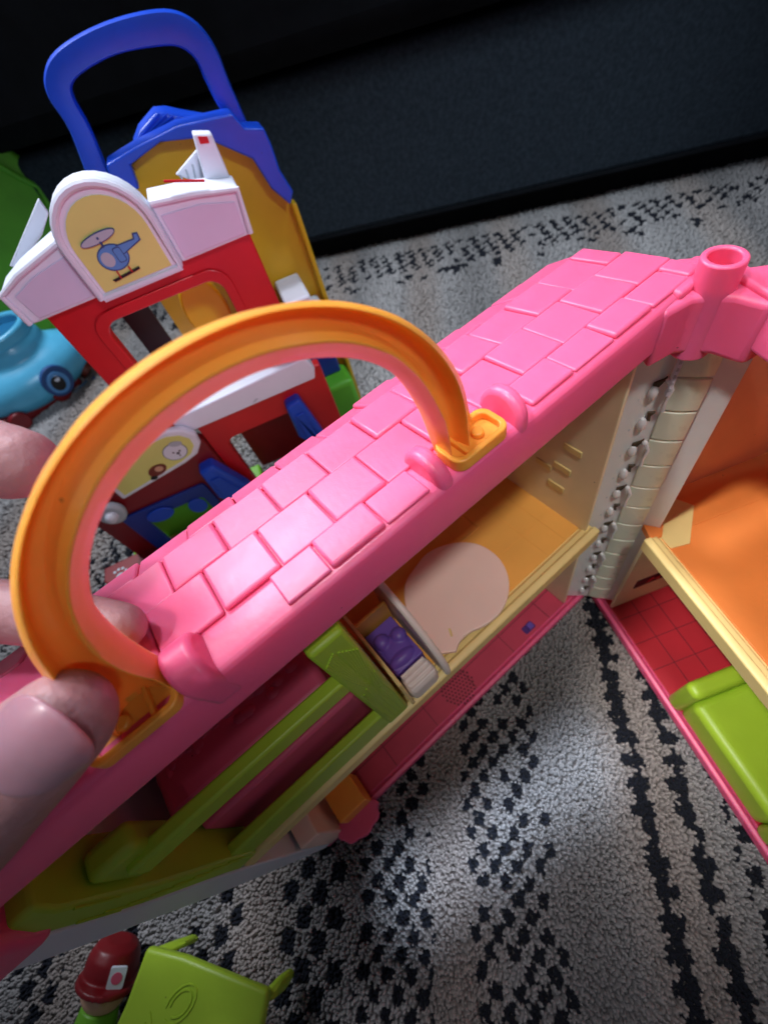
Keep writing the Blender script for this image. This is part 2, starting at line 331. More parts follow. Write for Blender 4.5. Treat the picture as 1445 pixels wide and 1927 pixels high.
# hinge tube
HT = V(.0175, .0035); m = MB(); m.ring(circ(HT[0], HT[1], .0066, n=36), circ(HT[0], HT[1], .0046, n=36), .2770, .3115, lambda a, b, h: (a, b, h))
m.prism(circ(HT[0], HT[1], .0046, n=36), .2772, .2965, lambda a, b, h: (a, b, h)); build('hinge_tube', m, PINK, dh, bevel=.0006, seg=2)
# hinge corner: frosted shell, cream knuckles, clear clips
BRK = [(.038, .0003), (.0265, .0025), (.0225, .0065), (.0198, .0120), (.0190, .0225), (.012, .024), (.002, .006), (.004, -.011), (.030, -.011)]
m = MB(); m.prism(BRK, .2795, .3022, lambda a, b, h: (a, b, h)); build('hinge_bracket', m, PINK, dh, bevel=.0022, seg=4)
# frosted corner panel with the cream knuckles and clear clips in its valley
PC = [V(.0300, -.0115), V(.0240, -.0055), V(.0185, -.0002), V(.0135, .0065), V(.0085, .0135), V(.0040, .0215)]
PCs = smooth_curve(PC, 5); QN = V(.79, .61)             # towards the open side
def PZ(p, z): k = (z-.04)/.245; return (p[0]-.0020*k, p[1]-.0012*k, z)
sec = [p for p in PCs]+[p-QN*.0016 for p in PCs[::-1]]
m = MB(); m.sweep([0, 1, 2], lambda i: [PZ(p, (.0415, .16, .2840)[i]) for p in sec]); col = build('corner_panel', m, COLM, dh, angle=50)
zk = np.linspace(.0440, .2800, 14)
for i in range(13):
    m = MB(); a, b = zk[i]+.0006, zk[i+1]-.0006; K_ = PCs[12:21]
    s_ = [p+QN*(.0020*math.sin(math.pi*(j+.6)/9.2)**.5) for j, p in enumerate(K_)]+[p+QN*.0001 for p in K_[::-1]]
    m.sweep([0, 1], lambda q: [PZ(p, (a, b)[q]) for p in s_]); build('knuckle', m, COLC, col, bevel=.0006)
QT = V(-.61, .79)
def clp(z, t, n): p = PC[2]+QT*t+QN*n; return V(*PZ(p, z))
for i in range(12):
    z = zk[i]+.010+random.uniform(-.001, .001); m = MB()
    m.ball(clp(z, -.0022, .0010), (.0021, .0021, .0040), 12)
    if i % 2:
        m.tube([clp(z+.0065, .0022, .0024), clp(z+.004, .0036, .0032), clp(z-.003, .0030, .0030), clp(z-.0085, .0034, .0026)], [.0012, .0009, .0006, .0010], 8); m.ball(clp(z+.0075, .0016, .0024), .0014, 10)
    m.ball(clp(z-.004, -.0065, .0004), (.0008, .0008, .0014), 8)
    build('clip', m, CLIPM, col)
    m = MB(); zz = z+.0050
    m.prism([(-.0010, -.0024), (.0006, -.0028), (.0002, .0004), (.0016, .0026), (-.0014, .0024)] if i % 2 == 0 else [(-.0032, -.0012), (-.0008, -.0018), (.0006, .0014), (.0012, .0036), (.0002, .0022), (-.0030, .0002)], .0002, .0014, lambda t, zq, n: tuple(clp(zz+zq, t, n))); build('slot', m, DARKM, col, bevel=.0002)
m = MB(); m.prism([(.0016, -.012), (.0036, -.012), (.0036, .016), (.0016, .016)], .0015, .0040, lambda t, z, n: tuple(clp(.266+z, t, n))); strip = build('embossed_highlight', m, WHITE, col, bevel=.0005)  # white strip is a painted highlight over the embossed lettering
m = MB()
for k in range(7): z = -.009+k*.0034; m.prism([(.0021, z), (.0031, z+.0003), (.0030, z+.0014), (.0022, z+.0018)], .0039, .0043, lambda t, z, n: tuple(clp(.266+z, t, n)))
build('embossed_mark', m, GREY, strip)
# floors and walls of the left half
FRONT_LIP = [(0, .1455), (0, .1552), (.0015, .1560), (.0042, .1560), (.0050, .1540), (.0085, .1535), (.0095, .1515), (.125, .1515), (.125, .1475), (.002, .1455)]
def floor_part(F, u0, u1, lipmat, flmat):
    m = MB(); m.sweep([0, 1], lambda i: [F((u0, u1)[i], v, z) for v, z in FRONT_LIP])
    o = build('upper_floor', m, lipmat, dh, bevel=.0006, seg=2)
    m = MB(); m.box((u0+.002, .0105, .1515), (u1-.002, .123, .1527), F); build('floor_panel', m, flmat, o, bevel=.0003); return o
ufL = floor_part(FL, .0285, .281, CREAM, YEL); ufR = floor_part(FR, .0215, .235, CREAM, OFLOOR)
m = MB(); m.box((-.002, .014, .1470), (.0235, .122, .1524), FR); m.prism([(.0225, .0050), (.0225, .0140), (-.0015, .0140), (.004, .009)], .1470, .1522, FR); build('floor_corner', m, OFLOOR, ufR, bevel=.0003)
m = MB(); m.prism([(.0235, .0103), (.0010, .0300), (.0125, .0384), (.0324, .0208), (.031, .0103)], .1528, .1532, FR); build('painted_reflection', m, CREAM, ufR)  # light reflection on the orange floor, put in as a cream sheet
m = MB()   # moulded outline on the yellow floor
fr = [(.072, .072), (.072, .0515), (.101, .0515), (.101, .072)]
for (a, b) in (((.074, .0535), (.074, .09)), ((.074, .0535), (.122, .0535))): m.tube([FL(a[0], a[1], .1527), FL(b[0], b[1], .1527)], .0009, 8)
for u in (.045, .06, .09, .105): m.box((u, .011, .1526), (u+.0004, .12, .1529), FL)
m.box((.030, .030, .1526), (.15, .0304, .1529), FL); build('floor_ridge', m, YEL, ufL)
def shell(F, u0, u1, base, wallmat, endmat, flmat):
    m = MB(); m.prism([(0, ZC), (.0, .0405), (.0028, .0415), (.0045, .0385), (.125, .0385), (.125, ZC)], u0, u1, lambda v, z, u: F(u, v, z)); o = build('ground_floor', m, base, dh, bevel=.0008, seg=2)
    m = MB(); m.box((u0+.002, .006, .0385), (u1-.004, .122, .0397), F); build('floor_panel', m, flmat, o, bevel=.0003)
    m = MB(); m.prism([(.118, .040), (.126, .040), (.126, .205), (.118, .21)], u0+.004, u1, lambda v, z, u: F(u, v, z)); build('outer_wall', m, wallmat, dh, bevel=.0008)
    return o
gfL = shell(FL, .005, .278, PINK, CREAML, CREAML, PINKD); gfR = shell(FR, .0005, .235, PINK, CREAML, CREAML, REDF)
def end_wall(F, u, t, m_, low=True, top=True, v0=.006):
    m = MB()
    if low: m.prism([(v0, .0402), (.120, .0402), (.120, .1470), (v0, .1470)], u, u+t, lambda v, z, x: F(x, v, z))
    if top: m.prism([(v0, .1518), (.120, .1518), (.120, .205), (.070, .258), (v0, .284)], u, u+t, lambda v, z, x: F(x, v, z))
    return build('end_wall', m, m_, dh, bevel=.0004)
ewL = end_wall(FL, .0315, .0022, CREAML); ewR = end_wall(FR, .0175, .0022, CREAML, top=False); ewT = end_wall(FR, -.0040, .0022, PEACH, low=False)
# brick relief moulded in the pale end wall above the floor
for i, (v, z) in enumerate([(.028, .196), (.040, .190), (.030, .178), (.046, .205), (.024, .214), (.058, .182), (.052, .220), (.036, .228), (.066, .200), (.030, .245), (.045, .238), (.062, .232)]):
    m = MB(); m.box((.0336, v-.0055, z-.0022), (.0345, v+.0055, z+.0022), FL); q = build('brick', m, CREAM if i < 5 else CREAML, ewL, bevel=.0005)
for v, z in ((.02, .18), (.035, .18), (.05, .18), (.02, .2), (.035, .2)):
    pass
# far end wall (white outside) with the footboard beside it
XI = lambda z: float(np.interp(z, [.04, .17, .22, .26, .285], [.2740, .2835, .2915, .2935, .2942])); XO = lambda z: float(np.interp(z, [.04, .048, .147, .193, .228, .285], [.279, .2815, .2976, .302, .306, .310]))
m = MB(); m.prism([(0, z) for z in (.0405, .08, .12, .155, .185, .22, .25, .284)]+[(.07, .262), (.125, .205), (.125, .0405)], 0, 1, lambda v, z, h: FL(XI(z)+h*(XO(z)-XI(z)), v, z))
ew2 = build('end_wall', m, WHITE, dh, bevel=.001, seg=3)
m = MB(); m.prism([(-.0020, .2540), (-.0020, .276), (.004, .286), (.03, .286), (.03, .2540)], .2900, .3200, lambda v, z, h: FL(h, v, z)); build('roof_clasp', m, PINK, dh, bevel=.0035, seg=4)
m = MB(); m.prism([(-.0006, .0405), (-.0006, .095), (.05, .095), (.05, .0405)], .262, .2745, lambda v, z, h: FL(h+.02*(z-.04), v, z)); build('lower_panel', m, DISC, dh, bevel=.001)
# little awning flower sticking out of the base
m = MB(); P = []
for px in ((560, 1590), (600, 1555), (640, 1555), (655, 1525), (690, 1555), (678, 1540), (695, 1510), (640, 1490), (600, 1520)): w_ = onz(px, .052); P.append((w_[0], w_[1]))
P = []; cxx, cyy = .2500, .0030
for k in range(40): a = 2*math.pi*k/40; rr = .0150*(1+.18*abs(math.cos(4*a))**.6)-.001; P.append((cxx+rr*math.cos(a), cyy+rr*.62*math.sin(a)))
m.prism(P, .0445, .0485, lambda a, b, h: (a, b, h)); build('awning', m, PINK, dh, bevel=.0009)
m = MB(); m.prism([(.0, .045), (.0, .066), (.02, .066), (.02, .045)], .236, .257, lambda v, z, h: FL(h, v, z)); build('door', m, ORANGE, dh, bevel=.001)
# ground floor fittings: speaker grille and purple button
m = MB()
for i in range(-5, 6):
    for j in range(-5, 6):
        x, y = i*.0028+(j % 2)*.0014, j*.00245
        if x*x+y*y < .0132**2: m.prism(circ(.1405+x, .0165+y, .0008, n=8), .0396, .0400, FL)
build('speaker_grille', m, HOLE, gfL)
m = MB(); m.prism(rrect(.0680, .0115, .0105, .0062, .0012), .0396, .0402, FL); build('switch_recess', m, PURPD, gfL, bevel=.0003)
m = MB(); m.prism(rrect(.0665, .0115, .0050, .0050, .0009), .0400, .0428, FL); build('switch_button', m, PURP, gfL, bevel=.0006)
m = MB()
for u in (.05, .09, .13, .17, .21): m.box((u, .006, .0396), (u+.0004, .07, .04), FL)
for v in (.022, .038, .054): m.box((.02, v, .0396), (.27, v+.0004, .04), FL)
build('floor_groove', m, HOLE, gfL)
m = MB()
for u in (.03, .05, .07, .09, .11): m.box((u, .006, .0396), (u+.0004, .09, .04), FR)
for v in (.022, .038, .054, .07): m.box((.02, v, .0396), (.2, v+.0004, .04), FR)
build('floor_groove', m, HOLE, gfR)
m = MB(); m.prism(rrect(.032, .074, .030, .013, .001), .0197, .0200, lambda a, b, h: FR(h, a, b)); st = build('wall_sticker', m, BLACK, ewR)
m = MB(); m.prism([(.026, .070), (.030, .077), (.034, .071), (.038, .078), (.036, .069), (.031, .074)], .0200, .0203, lambda a, b, h: FR(h, a, b)); build('sticker_print', m, RED, ewR)
# peach screen wall of the right half upper storey
m = MB(); m.prism([(.10, .157), (.119, .157), (.119, .212), (.10, .232)], .02, .235, lambda v, z, h: FR(h, v, z)); build('inner_wall', m, OFLOOR, dh, bevel=.001)


# bunk bed moulded into the upper storey
bed = build('loft_bed', MB().box((.196, .016, .196), (.274, .100, .2145), FL), ROSE, dh, bevel=.004, seg=4); bed['label'] = 'rose mattress slab of the lime green bunk bed'
m = MB()
for k in range(9):
    u = .205+k*.0040; v = .034+.004*math.sin(k*1.7); m.ball(V(*FL(u, v, .2143)), (.0034, .0026, .0014), 10)
for k in range(12):
    u = .243+k*.0022; m.ball(V(*FL(u, .036+.002*math.sin(k), .2143)), (.0020, .0014+.001*(k % 3), .0010), 8)
m.tube([FL(.236, .040, .2143), FL(.25, .044, .2145), (FL(.268, .038, .2143))], .0012, 8)
build('blanket_relief', m, ROSE, bed)
def board(name, u0, u1, z0, z1, v1, taper=0):
    m = MB(); m.prism([(0, z0), (0, z1), (v1, z1), (v1, z0)], u0, u1, lambda v, z, h: FL(h, v, z)); return build(name, m, LIME, bed, bevel=.0016, seg=3)
hb = board('headboard', .1765, .1895, .162, .2795, .030)
m = MB(); ft = [(.0015, .2560), (.0015, .2700), (.05, .2700), (.05, .2560)]
fb = MB(); fb.prism([(0, z) for z in (.158, .17, .19, .21, .23, .25, .262)]+[(.002, .270), (.02, .270), (.02, .158)], 0, 1, lambda v, z, h: FL(XI(z)-.0108+h*.0105, v, z)); build('footboard', fb, LIME, bed, bevel=.0015, seg=3)
m = MB(); m.box((.2650, .003, .228), (.2815, .013, .253), FL); build('ladder_block', m, LIME, bed, bevel=.003, seg=4)
m = MB(); m.box((.1885, .0005, .2345), (.2745, .0062, .2452), FL); build('rail', m, LIME, bed, bevel=.0012, seg=3)
m = MB(); m.box((.1885, .0012, .1600), (.2765, .0066, .1790), FL); build('rail', m, LIME, bed, bevel=.0012, seg=3)
m = MB(); m.box((.192, .013, .1545), (.274, .100, .193), FL); build('lower_bunk', m, ROSE, bed, bevel=.002)
m = MB()   # wood grain lines carved as thin raised ribs on the headboard face (facing the open side)
def grain(F, lines, r=.00048):
    for L in lines: P = smooth_curve(L, 5); m.tube([F(*p) for p in P], r, 6)
G = []
for k in range(6):
    w_ = .0009+k*.00095; G.append([(.1830-w_, .270-k*.0015), (.1830-w_*.9, .256), (.1830-w_*.25, .246-k*.0042), (.1830+w_*.5, .252-k*.002), (.1830+w_*.9, .272-k*.001)])
for k in range(5): G.append([(.1780+k*.0022, .236-k*.003), (.1784+k*.0021, .218), (.1776+k*.0025, .200), (.1782+k*.0022, .172)])
G.append([(.1785, .245), (.1792, .226), (.1812, .210), (.1800, .19)])
grain(lambda a, b: FL(a, -.0001, b), G); build('wood_grain', m, LIME, hb)
m = MB()
for k in range(9): z = .162+k*.0095; grain(lambda a, b: FL(a, -.0001, b), [[(XI(z+j)-.0098+.0011*(k % 8), z+j) for j in (0, .006, .012, .018)]])
build('wood_grain', m, LIME, bed)
# bed end wall, crib with purple bear, dividing panel and round table
crib = build('crib', MB().box((.1535, .004, .1528), (.1745, .0400, .1560), FL), WHITEW, dh, bevel=.0008)
m = MB(); m.box((.1728, .001, .1528), (.1748, .048, .196), FL); build('side_panel', m, CREAM, crib, bevel=.0006)
m = MB(); m.box((.1530, .040, .1528), (.1745, .0420, .188), FL); build('back_panel', m, YEL, crib, bevel=.0006)
m = MB(); m.box((.1545, .012, .156), (.1725, .0385, .1745), FL); m.ball(V(*FL(.1670, .0300, .1755)), (.0044, .0044, .0034), 16); m.ball(V(*FL(.1580, .0270, .1755)), (.0044, .0044, .0034), 16); m.ball(V(*FL(.1640, .0170, .1745)), (.0078, .0036, .0034), 16); m.ball(V(*FL(.163, .0225, .1745)), (.0075, .008, .0022), 16)
fuse('bear_pillow', m, PURP, crib, voxel=.0005, smooth=3)
m = MB(); m.box((.1545, .0005, .156), (.1725, .0118, .1725), FL); o = build('blanket', m, WHITEW, crib, bevel=.0035, seg=4)
m = MB()
for k in range(4): m.tube([FL(.1560, .0022+k*.0027, .1728), FL(.1708, .0022+k*.0027, .1728)], .0009, 8)
build('blanket_fold', m, WHITEW, crib)
m = MB(); pv = [(.0, .1528), (.0, .166), (.004, .176), (.012, .187), (.026, .197), (.046, .203), (.060, .203), (.060, .1528)]
m.prism(pv, .1480, .1518, lambda v, z, h: FL(h, v, z)); build('divider', m, WHITEW, dh, bevel=.0014, seg=3)
# keyhole-shaped round table
outl = [(858, 1226), (815, 1228), (790, 1200), (765, 1150), (762, 1100), (785, 1062), (805, 1040), (835, 1026), (870, 1020), (905, 1026), (937, 1048), (955, 1080), (957, 1115), (943, 1150), (915, 1175), (885, 1189), (866, 1206)]
W2 = [onz(p, .160)[:2] for p in outl]; sm = smooth_curve(W2+[W2[0]], 5)[:-1]
m = MB(); m.prism([tuple(p) for p in sm], .1570, .1602, lambda a, b, h: (a, b, h)); tb = build('round_table', m, DISC, dh, bevel=.0007, seg=3)
m = MB(); m.prism(circ(.1040, .0330, .006, n=20), .1527, .157, FL); build('table_leg', m, DISC, tb)
m = MB(); m.tube([FL(.134, .016, .1606), FL(.136, .012, .1606)], .0006, 6); build('chip_mark', m, CREAM, tb)

# handle: channel-section arch on the ridge
HK = [(0.2345, 0.2995), (0.2378, 0.2945), (0.2355, 0.3025), (0.233, 0.3104), (0.2303, 0.3183), (0.2274, 0.3261), (0.2239, 0.3336), (0.2196, 0.3407), (0.2146, 0.3473), (0.2088, 0.3532), (0.2023, 0.3582), (0.1952, 0.3624), (0.1875, 0.3654), (0.1795, 0.3672), (0.1713, 0.3679), (0.163, 0.3674), (0.1549, 0.3658), (0.1472, 0.363), (0.14, 0.3591), (0.1333, 0.3541), (0.1274, 0.3484), (0.1224, 0.3419), (0.1181, 0.3348), (0.1146, 0.3272), (0.1122, 0.3194), (0.1111, 0.3112), (0.1109, 0.303), (0.1172, 0.301)]
HO = [(0.233, 0.2995), (0.2302, 0.3054), (0.2283, 0.3125), (0.2263, 0.3197), (0.224, 0.3267), (0.2215, 0.3336), (0.2184, 0.3403), (0.2146, 0.3466), (0.2101, 0.3525), (0.205, 0.3577), (0.1992, 0.3622), (0.1928, 0.3658), (0.186, 0.3685), (0.1789, 0.3701), (0.1716, 0.3707), (0.1643, 0.3703), (0.1571, 0.3689), (0.1502, 0.3664), (0.1438, 0.3629), (0.1379, 0.3585), (0.1326, 0.3534), (0.1281, 0.3477), (0.1243, 0.3414), (0.1213, 0.3347), (0.1192, 0.3277), (0.1181, 0.3204), (0.1178, 0.3131), (0.1178, 0.301)]
HM = [(0.216, 0.2995), (0.2145, 0.311), (0.2151, 0.3171), (0.2152, 0.3231), (0.2145, 0.3291), (0.2129, 0.3349), (0.2104, 0.3404), (0.2073, 0.3456), (0.2035, 0.3503), (0.1992, 0.3545), (0.1944, 0.3581), (0.1891, 0.3611), (0.1835, 0.3633), (0.1776, 0.3646), (0.1716, 0.3651), (0.1656, 0.3648), (0.1597, 0.3637), (0.154, 0.3617), (0.1485, 0.3591), (0.1435, 0.3558), (0.139, 0.3518), (0.1352, 0.3471), (0.1322, 0.3419), (0.1297, 0.3363), (0.1279, 0.3306), (0.1264, 0.3247), (0.1253, 0.3187), (0.125, 0.301)]
HI = [(0.215, 0.2995), (0.2143, 0.3053), (0.2138, 0.3112), (0.2132, 0.3172), (0.2123, 0.3231), (0.211, 0.3289), (0.2092, 0.3346), (0.2066, 0.3398), (0.2031, 0.3446), (0.199, 0.3488), (0.1943, 0.3524), (0.1891, 0.3553), (0.1836, 0.3574), (0.1778, 0.3587), (0.1719, 0.3593), (0.1659, 0.3592), (0.1601, 0.3583), (0.1544, 0.3565), (0.1491, 0.354), (0.1441, 0.3508), (0.1396, 0.347), (0.1358, 0.3425), (0.1327, 0.3374), (0.1302, 0.332), (0.1284, 0.3264), (0.127, 0.3206), (0.126, 0.3147), (0.124, 0.301)]
K_, A_, M_, B_ = [smooth_curve(q, 3) for q in (HK, HO, HM, HI)]; n_ = len(A_)
SA = [(0, .0036), (.04, .0033), (.08, .0042), (.14, .0066), (.22, .0082), (.35, .0088), (.70, .0086), (.84, .0070), (.93, .0040), (.98, .0028)]
SB = [(.04, .0028), (.16, .0034), (.5, .0050), (1.0, .0072)]
m = MB()
def hsec(i):
    k, a, q, b_ = K_[i], A_[i], M_[i], B_[i]; out = [(k[0], -.0125, k[1]), ((k[0]+a[0])/2, -.0085, (k[1]+a[1])/2)]
    for t, v in SA: p = a+(q-a)*t; out.append((p[0], -v-.002, p[1]))
    for t, v in SB: p = q+(b_-q)*t; out.append((p[0], -v-.002, p[1]))
    p = b_+(q-b_)*.1; out += [(p[0], -.0135, p[1]), ((p[0]+k[0])/2, -.0140, (p[1]+k[1])/2)]
    return out
m.sweep(range(n_), hsec); hd = build('handle', m, ORANGE, dh, angle=55); hd['label'] = 'glossy orange arched carry handle'
def foot(u0, u1, z0, z1, v0, v1, side):
    F = lambda a, b, h: (a, -b, h)
    m = MB(); uc, vc = (u0+u1)/2, (v0+v1)/2; w_, d_ = u1-u0, v1-v0
    m.ring(rrect(uc, vc, w_, d_, .0035), rrect(uc, vc, w_-.0036, d_-.0036, .0022), z0, z1, F); m.prism(rrect(uc, vc, w_-.002, d_-.002, .003), z0, z1-.0024, F)
    m.prism(circ(uc+side*.0025, vc, .0018, n=18), z1-.004, z1-.0006, F)
    m.prism(rrect(uc-side*.0045, vc, .0012, d_-.003, .0004), z1-.004, z1-.0006, F)
    build('foot', m, ORANGE, hd, bevel=.0006)
foot(.1060, .1262, .3032, .3076, .0008, .0125, -1); foot(.2140, .2375, .3022, .3058, .0006, .0125, 1)
# pink lugs that hold the handle
def ear(u, v, w_, z0, z1, t, lean=0):
    P = [(-w_/2, z0)]+[(w_/2*math.cos(a), z1-w_/2+w_/2*math.sin(a)) for a in np.linspace(math.pi, 0, 13)]+[(w_/2, z0)]
    m = MB(); m.prism(P, u-t/2, u+t/2, lambda b, z, h: (h+lean*(z-z0), -(v+b), z)); build('lug', m, PINK, roofL, bevel=.0017, seg=4)
ear(.1305, .0095, .0175, .294, .3100, .0052); ear(.1022, .0085, .0165, .294, .3120, .0045, -.1)
ear(.2080, .0075, .0155, .292, .3110, .0085, .1); ear(.2430, .0080, .0150, .290, .3045, .0060)


# ================================================================== COUCH in the right half
co = root('toy_couch', FR(.12, .02, .0400), 'lime green toy couch on the red floor of the right dollhouse half', 'toy couch')
m = MB(); m.box((.098, .004, .040), (.165, .046, .068), FR); build('seat', m, LIME, co, bevel=.005, seg=5)
m = MB(); m.box((.094, .046, .040), (.169, .060, .105), FR); build('backrest', m, LIME, co, bevel=.005, seg=5)
m = MB(); m.box((.088, .002, .040), (.099, .060, .082), FR); build('armrest', m, LIME, co, bevel=.004, seg=5)
m = MB(); m.box((.165, .002, .040), (.176, .060, .082), FR); build('armrest', m, LIME, co, bevel=.004, seg=5)

# ================================================================== RESCUE STATION
SP = V(.2995, -.3287, 0); s_a = R(162); SD = V(math.cos(s_a), math.sin(s_a), 0); SN = V(-math.sin(s_a), math.cos(s_a), 0)
def FS(s, z, h): return tuple(SP+SD*s+SN*h+V(0, 0, z))
def S(px, h=0): p = onpl(px, SP+SN*h, SN); return (float((p-SP).dot(SD)), float(p[2]))
rs = root('toy_rescue_station', FS(.15, ZC, .05), 'tall red, white and blue toy rescue station with a helicopter sign', 'toy station')
GW = .0275
arch = lambda hw, z0, zs, cx=.1700, k=1.0: [(cx-hw, z0)]+[(cx+hw*math.cos(a), zs+k*hw*math.sin(a)) for a in np.linspace(math.pi, 0, 17)]+[(cx+hw, z0)]
# upper white roof: two wings and arched gable, each a solid going back
def wing(pts, nm='roof_wing'):
    m = MB(); m.prism(pts, -.008, .014, FS); o = build(nm, m, WHITE, rs, bevel=.0012, seg=3)
    return o
wl = wing([(.0985, .2850), (.0965, .3060), (.112, .3120), (.1425, .3200), (.1425, .2850)])
wr = wing([(.1975, .2850), (.1975, .3200), (.222, .3165), (.2475, .3105), (.2440, .2850)])
def panel(pts, parent, nm='inset_panel', m_=LAV): m = MB(); m.prism(pts, -.0088, -.0078, FS); build(nm, m, m_, parent, bevel=.0005)
panel([(.1040, .2868), (.1020, .3020), (.118, .3075), (.1405, .3110), (.1405, .2868)], wl); panel([(.2000, .2868), (.2000, .3115), (.2235, .3095), (.2425, .3040), (.2405, .2868)], wr)
def rim(P, r, nm, parent, m_=WHITE, h=-.009): m = MB(); m.tube([FS(a, b, h) for a, b in P], r, 8); build(nm, m, m_, parent)
rim([(.0975, .286), (.0965, .3050), (.112, .3110), (.142, .3180)], .0018, 'roof_rim', wl); rim([(.198, .3185), (.222, .3150), (.2465, .3095), (.2435, .286)], .0018, 'roof_rim', wr)
m = MB(); m.prism(arch(GW, .2840, .3135), -.014, -.001, FS); gb = build('gable', m, WHITE, rs, bevel=.002, seg=3)
m = MB(); m.prism(arch(.0215, .2885, .3115), -.0148, -.0138, FS); build('gable_sticker', m, PYEL, gb)
rim(arch(.0255, .2855, .3130)+[(.1455, .2855)], .0022, 'gable_rim', gb, h=-.0145)
def pr(nm, L, parent, h=-.0150):
    m = MB(); mats = [x[0] for x in L]
    for i, (mm, pts) in enumerate(L): m.prism(pts, h-.00012*(i+1), h, FS, mi=i)
    build(nm, m, mats, parent, smooth=False)
c0 = .1685
pr('helicopter_print', [(HBLUD, circ(c0-.0035, .3035, .0088, .0072, 24)), (HBLUE, circ(c0-.0035, .3035, .0081, .0065, 24)), (HBLUD, [(c0+.001, .3085), (c0+.012, .3085), (c0+.013, .3110), (c0+.016, .3105), (c0+.0155, .3065), (c0+.003, .3030)]),
    (HBLUE, [(c0+.001, .3080), (c0+.0125, .3078), (c0+.0137, .3103), (c0+.0152, .3098), (c0+.0147, .3070), (c0+.003, .3036)]), (GREY, circ(c0-.0068, .3035, .0036, .0040, 16)), (HBLUD, rrect(c0+.0005, .3038, .0046, .0080, .001, 3)), (HBLUE, rrect(c0+.0005, .3038, .0038, .0072, .001, 3)),
    (BLACK, [(c0-.0115, .2932), (c0-.0105, .2920), (c0+.0060, .2935), (c0+.0062, .2948)]), (RED, [(c0-.0068, .2925), (c0-.0062, .2925), (c0-.0062, .2970), (c0-.0068, .2970)]), (RED, [(c0+.0008, .2935), (c0+.0014, .2935), (c0+.0012, .2970), (c0+.0006, .2970)]),
    (HBLUD, circ(c0-.0045, .3150, .0106, .0026, 24, .08)), (GREY, circ(c0-.0045, .3150, .0101, .0022, 24, .08)), (HBLUD, rrect(c0-.0045, .3150, .0012, .0014, .0003, 2)), (HBLUD, rrect(c0-.0045, .3118, .0008, .0030, .0002, 2))], gb)
# red upper storey
m = MB(); m.ring(rrect(.1735, .2280, .139, .114, .002), rrect(.1710, .2275, .083, .078, .010), 0, .010, FS); uf = build('upper_front', m, RED, rs, bevel=.0012)
m = MB(); m.ring(rrect(.1710, .2275, .097, .092, .014), rrect(.1710, .2275, .083, .078, .010), -.0018, 0, FS); build('window_rim', m, RED, uf, bevel=.0008)
m = MB(); m.box((.237, .115, .0102), (.243, .285, .062), FS); m.box((.100, .17, .0102), (.106, .285, .062), FS); build('side_wall', m, RED, rs, bevel=.001)
m = MB(); m.box((.106, .172, .0102), (.237, .178, .095), FS); build('upper_deck', m, LAV, rs, bevel=.001)
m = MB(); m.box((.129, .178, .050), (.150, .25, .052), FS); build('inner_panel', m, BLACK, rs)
m = MB(); m.prism(circ(.188, .226, .017, .030, 20), .045, .055, FS); build('rescue_slide', m, YELL, rs, bevel=.002)
m = MB(); m.box((.208, .178, .080), (.236, .275, .082), FS); build('inner_panel', m, AQUAD, rs)
# white deck edge, dog sign
m = MB(); m.prism([(.128, .1740), (.128, .1900), (.2440, .1955), (.2478, .1830), (.2450, .1740)], -.016, .0, FS); dk = build('deck_edge', m, WHITE, rs, bevel=.0015, seg=3)
m = MB(); m.prism([(.1905, .1768), (.1945, .1790), (.1965, .1783), (.193, .1765)], -.0163, -.0159, FS); build('scuff_mark', m, GREY, dk)
sg = [(.055, .1440), (.118, .1535), (.131, .1575), (.1385, .1660), (.1400, .1760), (.134, .1850), (.122, .1900), (.055, .1900)]
m = MB(); m.prism(sg, -.024, -.017, FS); dg = build('dog_sign', m, WHITE, rs, bevel=.0022, seg=3)
sy = [(.060, .1490), (.117, .1582), (.127, .1615), (.1330, .1675), (.1340, .1750), (.129, .1815), (.120, .1850), (.060, .1850)]
m = MB(); m.prism(sy, -.0247, -.0238, FS); build('sign_sticker', m, PYEL, dg)
pr('puppy_print', [(HBLUD, circ(.1180, .1695, .0096, .0086, 20)), (WHITE, circ(.1180, .1695, .0090, .0080, 20)), (GREY, circ(.1225, .1765, .0050, .0026, 16, -.3)), (BLACK, circ(.1165, .1695, .0008, n=8)), (BLACK, circ(.1215, .1690, .0008, n=8)), (BLACK, circ(.1192, .1675, .0014, .0009, 10)), (BLACK, rrect(.1195, .1655, .0006, .003, .0002, 2)),
    (BROWN, circ(.0965, .1600, .0080, .0050, 16, .2)), (FACE, circ(.0985, .1610, .0035, .0028, 12)), (BLACK, circ(.0900, .1545, .0030, .0020, 10))], dg, h=-.0249)
# lower storey
m = MB(); m.ring(rrect(.1950, .1110, .117, .1260, .002), rrect(.1870, .0970, .072, .0860, .008), 0, .010, FS); lf = build('lower_front', m, RED, rs, bevel=.0012)
m = MB(); m.box((.155, .052, .045), (.214, .142, .048), FS); build('back_panel', m, DKRED, rs)
m = MB(); m.box((.168, .125, .030), (.176, .134, .036), FS); m.box((.176, .130, .030), (.196, .1345, .036), FS); build('inner_shelf', m, LAV, rs, bevel=.001)
m = MB(); m.ring(rrect(.0715, .1010, .129, .1110, .003), rrect(.0700, .0790, .0790, .0600, .004), -.006, .004, FS); build('clinic_front', m, DKRED, rs, bevel=.0012)
m = MB(); m.ring(rrect(.0700, .0800, .0830, .0640, .004), rrect(.0740, .0760, .0560, .0430, .004), -.009, -.0058, FS); fw = build('clinic_window', m, BLUED, rs, bevel=.001)
m = MB(); m.prism(circ(.0600, .0990, .0130, .0085, 22), -.0110, -.0092, FS); build('window_knob', m, BLUE, fw, bevel=.0008)
m = MB(); m.prism(circ(.0930, .0900, .0085, .0100, 18), -.0105, -.0088, FS); build('window_knob', m, BLUE, fw, bevel=.0008)
